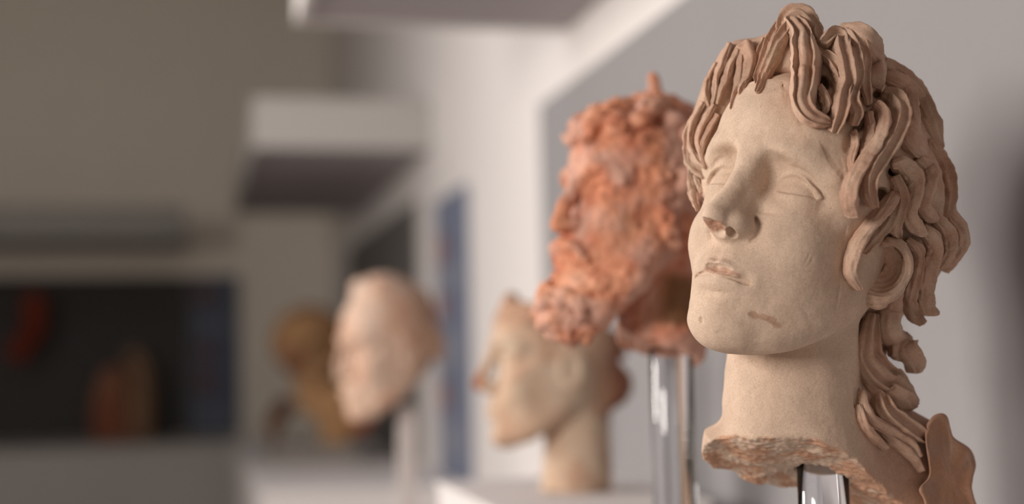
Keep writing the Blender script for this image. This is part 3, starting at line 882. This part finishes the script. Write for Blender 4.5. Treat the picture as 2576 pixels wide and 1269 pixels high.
# broken slab of the shoulder at the lower right
def shoulder_part():
    poly = [(2330, 1068), (2346, 1048), (2368, 1040), (2384, 1050), (2391, 1080), (2400, 1102), (2440, 1130), (2455, 1168), (2449, 1200), (2446, 1232), (2464, 1290), (2475, 1330), (2345, 1330), (2325, 1262), (2312, 1232), (2334, 1205), (2337, 1180), (2330, 1130), (2326, 1095)]
    P2 = resample(np.array(poly + [poly[0]], float), 150)[:-1]
    n = len(P2); rings = []
    cen = P2.mean(0)
    prof = [(-1.5, 0.93), (0, 0.985), (1.5, 1.0), (7, 1.0), (16, 0.99), (26, 0.96), (34, 0.9), (40, 0.78)]
    for dz, sc in prof:
        ring = []
        for a in cen + (P2 - cen) * sc:
            tilt = (a[0] - 2330) * MMPX * 0.55
            ring.append(can(a[0], a[1], -14 + dz + tilt))
        rings.append(ring)
    V = np.array(rings).reshape(-1, 3)
    k = len(prof); i = np.arange(k-1)[:, None]*n; j = np.arange(n)[None]
    q = np.stack([i+n+j, i+n+(j+1) % n, i+(j+1) % n, i+j], -1).reshape(-1, 4)
    # fill the broken face with shrinking rings, slightly hollow and rough
    base = len(V); add = []; qs = [q]
    prev = np.arange(n)
    for s_, dz in ((0.8, 0.5), (0.62, 1.6), (0.45, 2.2), (0.3, 2.0), (0.15, 1.5)):
        cur = base + len(add) + np.arange(n)
        for a in cen + (P2 - cen) * s_:
            add.append(can(a[0], a[1], -14 + dz + (a[0] - 2330) * MMPX * 0.55))
        jj = np.arange(n)
        qs.append(np.stack([prev[jj], prev[(jj+1) % n], cur[(jj+1) % n], cur[jj]], 1)); prev = cur
    add.append(can(cen[0], cen[1], -14 + 1.5 + (cen[0] - 2330) * MMPX * 0.55))
    V = np.vstack([V, np.array(add)])
    tri = np.stack([prev, prev[(np.arange(n)+1) % n], np.full(n, len(V)-1)], 1)
    V = V + (-CF)[None] * (1.3 * fbm(V, 16.0, 3, 81) + 0.35 * vnoise(V, 3.0, 82))[:, None]
    t = np.clip(0.45 + 0.8 * fbm(V, 14.0, 3, 83), 0, 1)
    c = blend(np.tile(UMBER, (len(V), 1)), np.tile(PINK * 0.72, (len(V), 1)), t)
    front = np.concatenate([np.repeat([1.0, .9, 0.3, 0, 0, 0, 0, 0], n), np.ones(len(add))])
    c = blend(np.tile(PINK, (len(V), 1)), c, front)
    put_mesh('broken_shoulder', V * HS, qs + [tri], M_clay, head, c)
shoulder_part()

rod_w = HR @ (RODX * HS) + HT
post('acrylic_stand', rod_w[0], rod_w[1], -0.34, rod_w[2] + 0.003, 0.0200, M_acryl, 'clear acrylic rod holding up the large pale head')
# ---------------------------------------------------------------- the other pieces on show
M_red_clay = clay_mat('red terracotta', 0.3, 0.5)

def vary(V, cols, size, seed, sharp=1.4):
    """blotches of the given colours"""
    c = np.tile(np.array(cols[0], float), (len(V), 1))
    for k, col in enumerate(cols[1:]):
        t = np.clip(0.5 + sharp * fbm(V, size, 3, seed + 5 * k) - 0.25, 0, 1)
        c = blend(c, np.tile(np.array(col, float), (len(V), 1)), t)
    return c

def pose(yaw, pitch=0.0, roll=0.0):
    """yaw > 0 turns the face (towards -y) to -x"""
    return rot_z(-yaw) @ rot_y(roll) @ rot_x(pitch)

def place(px, py, D):
    d = np.array([(px-1288)/F_PX, -(py-634.5)/F_PX, 1.0]) @ CAM
    return d * D

def simple_face(f, eye=1.0, nose=1.0):
    """a plainer set of features for heads seen small and out of focus"""
    for s in (1, -1):
        f.chain(resample([(s*9, -84, 15), (s*22, -85, 22), (s*40, -77, 22), (s*54, -62, 14)], 6), [7]*6, 'u', 12)
        f.ell((s*31, -88, 4), (20, 13, 12), 's', 9)
        f.ell((s*31, -61, 0), (17, 15, 12), 'u', 3)
        f.chain(resample([(s*16, -76, 2), (s*31, -80, 9), (s*47, -68, 1)], 8), [2.4]*8, 'u', 2)
        f.chain(resample([(s*16, -76, -2), (s*31, -77, -7), (s*47, -67, -2)], 8), [2.0]*8, 'u', 2)
        f.ell((s*34, -54, -36), (24, 24, 26), 'u', 20)
    f.chain([(0, -84, 20), (0, -92, 2), (0, -100, -18), (0, -108*nose - 4*(1-nose), -36)], [8.5, 7.5, 8, 9], 'u', 9)
    for s in (1, -1):
        f.ell((s*11.5, -91, -40), (8, 12, 9), 'u', 6)
        f.ell((s*8, -98, -48), (3.5, 6, 5), 's', 2)
    f.ell((0, -74, -70), (24, 18, 22), 'u', 16)
    f.chain(resample([(-24, -82, -73), (-8, -94, -67), (0, -93, -68), (8, -94, -67), (24, -82, -73)], 14), [1, 2, 3, 4, 4.5, 4.5, 4.5, 4.5, 4.5, 4.5, 4, 3, 2, 1], 'u', 3)
    f.chain(resample([(-20, -83, -76), (0, -92.5, -78), (20, -83, -76)], 10), [1.5, 3, 4, 5, 5.5, 5.5, 5, 4, 3, 1.5], 'u', 3)
    f.chain(resample([(-25, -84, -73), (0, -97, -72.5), (25, -84, -73)], 12), [1.5]*12, 's', 2)
    f.ell((0, -98, -89), (17, 8, 4), 's', 9)
    f.ell((0, -74, -105), (22, 17, 16), 'u', 12)

def simple_ear(f, s):
    f.ell((s*70, 6, -12), (9, 20, 30), 'u', 6)
    f.ell((s*78, 2, -12), (6, 11, 18), 's', 4)

# --- red bearded head
def bearded_head():
    Dp = 1.42
    at = place(1612, 520, Dp)
    R = CAM.T @ np.diag([1, 1, 1]) @ np.eye(3)
    yaw = math.radians(62)
    Rw = pose(yaw + 0.22, math.radians(-9), math.radians(0))
    e = empty('portrait_sculpture', at, 'rough orange-red bearded head with curly hair just behind the large pale head', 'sculpture', None, Rw)
    f = Field(face_base)
    f.ell((0, 12, 36), (71, 90, 78), 'u', 14)
    simple_face(f, nose=0.95)
    f.ell((3, -104, -40), (9, 10, 10), 'u', 5)
    f.chain([(0, 24, -60), (3, 34, -110), (5, 44, -146)], [50, 46, 52], 'u', 10)
    # beard: a thick wedge of curls falling forward
    f.ell((0, -62, -118), (48, 36, 42), 'u', 18)
    f.ell((0, -84, -140), (34, 28, 30), 'u', 14)
    for s in (1, -1):
        f.chain([(s*56, -22, -50), (s*54, -36, -90), (s*34, -60, -120)], [18, 22, 24], 'u', 12)
        f.chain([(s*4, -98, -60), (s*18, -94, -64), (s*30, -82, -78)], [6, 7, 6], 'u', 4)
    rs = np.random.RandomState(11)
    curls = []
    for k in range(70):                                  # hair
        th = rs.uniform(0, 2*np.pi); ph = rs.uniform(-0.25, 1.5)
        d = np.array([np.cos(ph)*np.sin(th), np.cos(ph)*np.cos(th), np.sin(ph)])
        p = np.array([0, 8, 38]) + d * np.array([74, 95, 84])
        if p[1] < -30 and p[2] < 66: continue
        curls.append((p, rs.uniform(10, 17)))
    for k in range(46):                                  # fringe over the brow
        a = rs.uniform(-1.25, 1.25)
        p = np.array([68*np.sin(a), -14 - 76*np.cos(a), rs.uniform(58, 104)])
        p[1] += max(0, p[2]-75) * 0.9
        curls.append((p, rs.uniform(8, 14)))
    for k in range(80):                                  # beard
        a = rs.uniform(-1.2, 1.2); z = rs.uniform(-165, -78)
        w = np.interp(z, [-168, -140, -100, -78], [20, 40, 54, 56])
        y = np.interp(z, [-168, -140, -110, -78], [-88, -112, -100, -66])
        if z > -92 and abs(a) < 0.6: continue
        p = np.array([w*np.sin(a), y*np.cos(a)*0.55 + y*0.45, z])
        curls.append((p, rs.uniform(7, 13)))
    for s in (1, -1):
        for k in range(14):
            curls.append((np.array([s*rs.uniform(60, 74), rs.uniform(-24, 30), rs.uniform(-70, 40)]), rs.uniform(9, 14)))
    for p, r_ in curls:
        f.ell(p, (r_, r_, r_*0.85), 'u', 3.5)
        f.ell(p * 1.0 + unit(p - np.array([0, 0, 0.])) * r_ * 1.05, (r_*.42,)*3, 's', 3)
    f.chain([(10, 0, 118), (8, -4, 138), (7, -6, 150)], [11, 7.5, 6], 'u', 5)          # broken spike of a wreath
    f.ell((-8, 70, 112), (24, 26, 20), 's', 6)
    f.add(lambda P: (P[:, 2] + 150 + 0.25 * P[:, 1]) * -1.0 + 4 * fbm(P, 18, 3, 5) - np.where(P[:, 1] < -20, 200, 0), 'i', 3)
    f.add(lambda P: 1.6 * fbm(P, 9.0, 3, 7) + 0.8 * vnoise(P, 3.5, 9), 'd')
    # socket for the rod
    foot = at + Rw @ (np.array([5, 40, -140]) * 0.875 / 1000)
    rx = place(1688, 900, (CAM @ foot)[2]); rx[2] = foot[2]
    s0 = Rw.T @ (rx - at) / 0.875 * 1000; sd = Rw.T @ np.array([0, 0, 1.0])
    f.chain([s0 - sd * 90, s0 + sd * 16], [26, 26], 's', 1)
    v, q = sdf_mesh(f, (-100, -150, -185), (100, 120, 165), 1.7)
    sk = 0.875
    t = vary(v, [(0.64, 0.28, 0.165), (0.72, 0.37, 0.24), (0.55, 0.21, 0.125), (0.62, 0.36, 0.28)], 34.0, 90, 1.2)
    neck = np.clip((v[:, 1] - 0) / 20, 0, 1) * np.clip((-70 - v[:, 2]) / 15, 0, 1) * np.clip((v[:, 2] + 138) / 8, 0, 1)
    t = blend(t, np.tile(np.array([0.20, 0.105, 0.05]), (len(v), 1)), neck * 0.9)  # shade behind the beard put into the neck colour
    isface = (v[:, 1] < -52) & (v[:, 2] > -62) & (v[:, 2] < 58) & (np.abs(v[:, 0]) < 58)
    # split the one surface into face, hair and beard by where each polygon lies
    cq = v[q].mean(1)
    lab = np.zeros(len(q), int)
    lab[(cq[:, 2] < -52) & (cq[:, 1] < -6 + 0.0*cq[:, 2])] = 2
    lab[((cq[:, 2] >= -52) & (cq[:, 1] > -50)) | (cq[:, 2] > 58)] = 1
    lab[(cq[:, 1] > -6) & (cq[:, 2] < -72)] = 3
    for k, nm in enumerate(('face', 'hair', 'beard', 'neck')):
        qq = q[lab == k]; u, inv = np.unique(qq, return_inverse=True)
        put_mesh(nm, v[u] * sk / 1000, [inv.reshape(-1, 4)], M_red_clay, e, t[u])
    return Rw, at, sk

Rb, ab, skb = bearded_head()
nb = Rb @ (np.array([5, 40, -140]) * skb / 1000) + ab
pb = place(1688, 900, (CAM @ nb)[2])
post('acrylic_stand', pb[0], pb[1], -0.34, nb[2] + 0.012, 0.0215, M_acryl, 'clear acrylic rod holding up the red bearded head')

# --- sallow profile head on the block
def profile_head():
    Dp = 1.96
    at = place(1402, 905, Dp)
    Rw = pose(math.radians(80) + 0.22, math.radians(-2), 0)
    e = empty('portrait_sculpture', at, 'sallow beardless head in profile with a chipped orange nose tip, on a low block', 'sculpture', None, Rw)
    f = Field(face_base)
    f.ell((0, 6, 34), (70, 84, 70), 'u', 14)
    simple_face(f); simple_ear(f, 1); simple_ear(f, -1)
    f.chain([(0, 26, -60), (0, 30, -120), (0, 28, -186)], [46, 46, 49], 'u', 10)
    f.ell((0, 62, -34), (44, 44, 36), 'u', 14)           # bun at the nape
    for k in range(9):
        a = -1.2 + 0.3 * k
        f.chain(resample([(74*np.sin(a), -10 - 72*np.cos(a), 52), (80*np.sin(a), 0 - 50*np.cos(a), 66), (60*np.sin(a), 40, 60), (30*np.sin(a), 84, 10)], 8), [7, 8, 9, 9, 9, 8, 8, 7], 'u', 5)
    # crown broken off along a slope
    f.add(lambda P: (P[:, 2] - 76 + 0.28 * (P[:, 1] + 60)) + 5 * fbm(P, 22, 3, 3), 'i', 3)
    f.ell((0, -66, 80), (18, 12, 12), 'u', 6)
    base_z = (-0.18 - at[2]) * 1000 + 1.2
    f.add(lambda P: -(P[:, 2] - base_z) - 0.0, 'i', 1.5)
    f.add(lambda P: 0.9 * fbm(P, 12.0, 3, 8), 'd')
    v, q = sdf_mesh(f, (-90, -125, base_z - 8), (90, 115, 110), 2.0)
    t = vary(v, [(0.56, 0.40, 0.29), (0.52, 0.33, 0.23), (0.58, 0.45, 0.34)], 30.0, 120)
    hz = np.clip((v[:, 2] - 40) / 20, 0, 1) + np.clip((v[:, 1] - 30) / 25, 0, 1) * (v[:, 2] > -80)
    t = blend(t, np.tile(np.array([0.44, 0.255, 0.17]), (len(v), 1)), np.clip(hz, 0, 0.85))
    bun = np.clip((v[:, 1] - 58) / 14, 0, 1) * (v[:, 2] > -90)
    t = blend(t, np.tile(np.array([0.27, 0.12, 0.075]), (len(v), 1)), bun)
    tip = np.clip((-102 - v[:, 1]) / 5, 0, 1)
    t = blend(t, np.tile(np.array([0.50, 0.23, 0.13]), (len(v), 1)), tip)
    cq = v[q].mean(1)
    lab = np.zeros(len(q), int)
    lab[(cq[:, 2] > 46) | ((cq[:, 1] > 30) & (cq[:, 2] > -20))] = 1
    lab[(cq[:, 1] > 52) & (cq[:, 2] <= -20) & (cq[:, 2] > -80)] = 3
    lab[(cq[:, 2] < -70) & (cq[:, 1] > -22) & (lab == 0)] = 2
    for k, nm in enumerate(('face', 'hair', 'neck', 'hair_bun')):
        qq = q[lab == k]; u, inv = np.unique(qq, return_inverse=True)
        if len(u): put_mesh(nm, v[u] / 1000, [inv.reshape(-1, 4)], M_clay, e, t[u])
profile_head()

# --- worn mask-like head on the white post
def worn_head():
    Dp = 2.62
    at = place(988, 880, Dp)
    Rw = pose(math.radians(62) + 0.22, math.radians(2), math.radians(-4))
    e = empty('portrait_sculpture', at, 'worn pinkish head fragment without a neck, on a pale flat post', 'sculpture', None, Rw)
    f = Field(face_base)
    f.ell((0, 8, 36), (72, 86, 84), 'u', 14)
    simple_face(f, nose=0.93); simple_ear(f, 1)
    f.ell((0, -16, 92), (48, 46, 40), 'u', 18)
    for s in (1, -1):
        for k in range(7):
            a = 0.25 + 0.2 * k
            f.chain(resample([(s*10, -52, 112), (s*60*np.sin(a+.3), -30 + 14*k, 80 - 8*k), (s*74, -10 + 12*k, 10 - 6*k)], 7), [8, 9, 10, 10, 9, 9, 8], 'u', 6)
    f.add(lambda P: -(P[:, 2] + 118 - 0.10 * (P[:, 1] + 60)) + 7 * fbm(P, 24, 3, 3), 'i', 4)
    f.add(lambda P: (P[:, 1] - 62) + 6 * fbm(P, 26, 3, 6), 'i', 6)
    f.add(lambda P: 1.6 * fbm(P, 14.0, 3, 8), 'd')
    v, q = sdf_mesh(f, (-100, -130, -140), (100, 100, 150), 2.2)
    sc = 1.06
    t = vary(v, [(0.60, 0.42, 0.32), (0.54, 0.32, 0.225), (0.62, 0.46, 0.37)], 40.0, 150)
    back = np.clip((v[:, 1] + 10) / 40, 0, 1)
    t = blend(t, np.tile(np.array([0.36, 0.22, 0.15]), (len(v), 1)), back * 0.8)  # shadowed side painted in: browner towards the back
    cq = v[q].mean(1)
    lab = ((cq[:, 2] > 62) | (cq[:, 1] > -22)).astype(int)
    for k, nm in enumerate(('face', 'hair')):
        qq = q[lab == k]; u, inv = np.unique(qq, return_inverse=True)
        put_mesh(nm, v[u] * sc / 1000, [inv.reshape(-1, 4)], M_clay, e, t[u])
    nb = Rw @ (np.array([0, 6, -108]) * sc / 1000) + at
    return nb
nw = worn_head()
pw = place(1022, 1050, (CAM @ nw)[2])
M_milk = plain_mat('milky acrylic', srgb(216, 208, 205), 0.3, 0.02, 5)
e = empty('display_post', (pw[0], pw[1], -0.34), 'pale flat post under the worn pinkish head', 'stand')
box_mesh('upright', pw[0]-0.0155, pw[0]+0.0155, pw[1]-0.008, pw[1]+0.008, -0.332, nw[2] + 0.01, M_milk, e, 0.002)
box_mesh('foot_plate', pw[0]-0.05, pw[0]+0.05, pw[1]-0.05, pw[1]+0.05, -0.34, -0.332, M_milk, e, 0.002)

# --- round brown head on the far plinth
def brown_bust():
    Dp = 4.95
    base = place(800, 1160, Dp); base[2] = -0.34
    e0 = empty('display_block', base, 'squat grey block under the round brown head', 'block')
    box_mesh('body', base[0]-0.16, base[0]+0.13, base[1]-0.1, base[1]+0.12, -0.34, -0.275, M_grey_block, e0, 0.004)
    at = place(778, 862, Dp)
    Rw = pose(math.radians(-35) + 0.22, math.radians(8), 0)
    e = empty('terracotta_bust', at, 'ochre-brown head with a rounded head of hair on a broken shoulder, on the far plinth', 'bust', None, Rw)
    W2L = Rw.T
    def loc(px, py, dz=0.0):
        return W2L @ (place(px, py, Dp + dz) - at) * 1000
    bz = -0.274
    hair = Field(lambda P: ell(P, (0, 0, 0), (128, 132, 128)))
    hair.add(lambda P: 4 * np.sin(np.arctan2(P[:, 0], P[:, 1]) * 22 + P[:, 2] * .03) * np.clip(1 - np.abs(P[:, 2]) / 140, 0, 1) + 5 * fbm(P, 40, 3, 4), 'd')
    hair.ell((0, -120, -50), (74, 60, 90), 's', 16)
    v, q = sdf_mesh(hair, (-150,)*3, (150,)*3, 4.5)
    put_mesh('hair', v / 1000, [q], M_clay, e, vary(v, [(0.25, 0.135, 0.065), (0.21, 0.10, 0.055), (0.29, 0.165, 0.075)], 70.0, 170))
    fc = Field(lambda P: face_base((P - np.array([0, -14, -62])) ))
    fc.ell((0, -108, -92), (10, 16, 14), 'u', 8)
    v, q = sdf_mesh(fc, (-90, -140, -200), (90, 110, 70), 4.5)
    put_mesh('face', v / 1000, [q], M_clay, e, vary(v, [(0.30, 0.17, 0.085), (0.26, 0.14, 0.07)], 60.0, 180))
    a = loc(790, 950); b = loc(800, 1000); c = loc(845, 1020); d = loc(850, 1100); g = loc(905, 1060)
    tor = Field(lambda P: chain(P, [a, b], [70, 62]))
    tor.chain([b, c, d], [62, 78, 60], 'u', 40)
    tor.chain([c, g], [60, 50], 'u', 30)
    tor.add(lambda P: 5 * fbm(P, 50, 3, 14), 'd')
    up = W2L @ np.array([0, 0, 1.0]); off = (bz - at[2]) * 1000
    tor.add(lambda P: -(P @ up - off), 'i', 2)
    pts = np.array([a, b, c, d, g])
    v, q = sdf_mesh(tor, pts.min(0) - 120, pts.max(0) + 120, 5)
    t = vary(v, [(0.36, 0.20, 0.095), (0.32, 0.165, 0.08), (0.40, 0.23, 0.11)], 70.0, 190)
    rd = np.clip(((v - loc(880, 1040)) @ (W2L @ CAM[0])) / 50, 0, 1)
    t = blend(t, np.tile(np.array([0.34, 0.11, 0.06]), (len(v), 1)), rd)
    put_mesh('shoulder', v / 1000, [q], M_clay, e, t)
    # dark shard leaning at the left
    s0, s1 = place(716, 1022, Dp), place(690, 1062, Dp)
    e2 = empty('terracotta_shard', place(690, 1104, Dp) * np.array([1, 1, 0]) + np.array([0, 0, bz]), 'dark brown shard standing beside the round brown head', 'fragment')
    o_ = np.array(e2.location)
    p0, p1 = (s0 - o_) * 1000, (s1 - o_) * 1000
    f = Field(lambda P: chain(P, [p0, p1], [34, 30]))
    f.chain([p1, np.array([p1[0] * .4, p1[1], 6.0])], [16, 14], 'u', 20)
    f.add(lambda P: 5 * fbm(P, 30, 3, 24), 'd')
    f.add(lambda P: -P[:, 2], 'i', 1)
    v, q = sdf_mesh(f, (-120, -80, -12), (120, 80, 190), 4)
    put_mesh('body', v / 1000, [q], M_clay, e2, vary(v, [(0.12, 0.05, 0.02), (0.08, 0.035, 0.02)], 40.0, 210))
brown_bust()

# --- the two pieces by the far wall
def far_pieces():
    Dp = 7.25
    p = place(308, 1090, Dp); p[2] = -0.37
    e = empty('terracotta_torso', p, 'tan and orange draped figure standing on the far plinth', 'figurine')
    k = Dp / F_PX
    def L(px, py): return (place(px, py, Dp) - p) * 1000
    f = Field(lambda P: chain(P, [L(285, 1110), L(282, 1010), L(285, 960)], [100, 92, 72]))
    f.add(lambda P: 7 * np.sin(np.arctan2(P[:, 0] + 50, P[:, 1]) * 9) + 8 * fbm(P, 60, 3, 3), 'd')
    f.add(lambda P: -P[:, 2], 'i', 2)
    v, q = sdf_mesh(f, (-260, -200, -20), (260, 200, 520), 7)
    put_mesh('drapery', v / 1000, [q], M_red_clay, e, vary(v, [(0.27, 0.11, 0.065), (0.24, 0.075, 0.043), (0.30, 0.14, 0.085)], 120.0, 220))
    f = Field(lambda P: chain(P, [L(355, 1110), L(358, 1000), L(352, 930), L(335, 895)], [58, 58, 54, 42]))
    f.add(lambda P: 8 * fbm(P, 60, 3, 13), 'd')
    f.add(lambda P: -P[:, 2], 'i', 2)
    v, q = sdf_mesh(f, (-260, -200, -20), (260, 200, 560), 7)
    put_mesh('body', v / 1000, [q], M_clay, e, vary(v, [(0.25, 0.15, 0.09), (0.22, 0.13, 0.075)], 120.0, 230))
    # red fragment held off the board by a thin pin
    Dr = 7.16
    c = place(68, 825, Dr)
    e = empty('terracotta_fragment', c, 'bright red slanting fragment mounted high on the dark far board', 'fragment')
    def L2(px, py): return (place(px, py, Dr) - c) * 1000
    f = Field(lambda P: chain(P, [L2(86, 760), L2(82, 830), L2(52, 880)], [58, 60, 52]))
    f.ell(L2(45, 885), (56, 40, 50), 'u', 30)
    f.add(lambda P: 8 * fbm(P, 60, 3, 33), 'd')
    v, q = sdf_mesh(f, (-260, -150, -340), (260, 150, 340), 7)
    t = vary(v, [(0.19, 0.035, 0.016), (0.14, 0.022, 0.01)], 120.0, 240)
    lowl = np.clip((-L2(60, 860)[2] - 0 - v[:, 2]) / 80, 0, 0) 
    put_mesh('body', v / 1000, [q], M_red_clay, e, t)
    pin = box_mesh('mounting_pin', c[0]-0.006, c[0]+0.006, c[1], YF - 0.0135, c[2]-0.006, c[2]+0.006, M_grey_block, e, 0.001)
far_pieces()
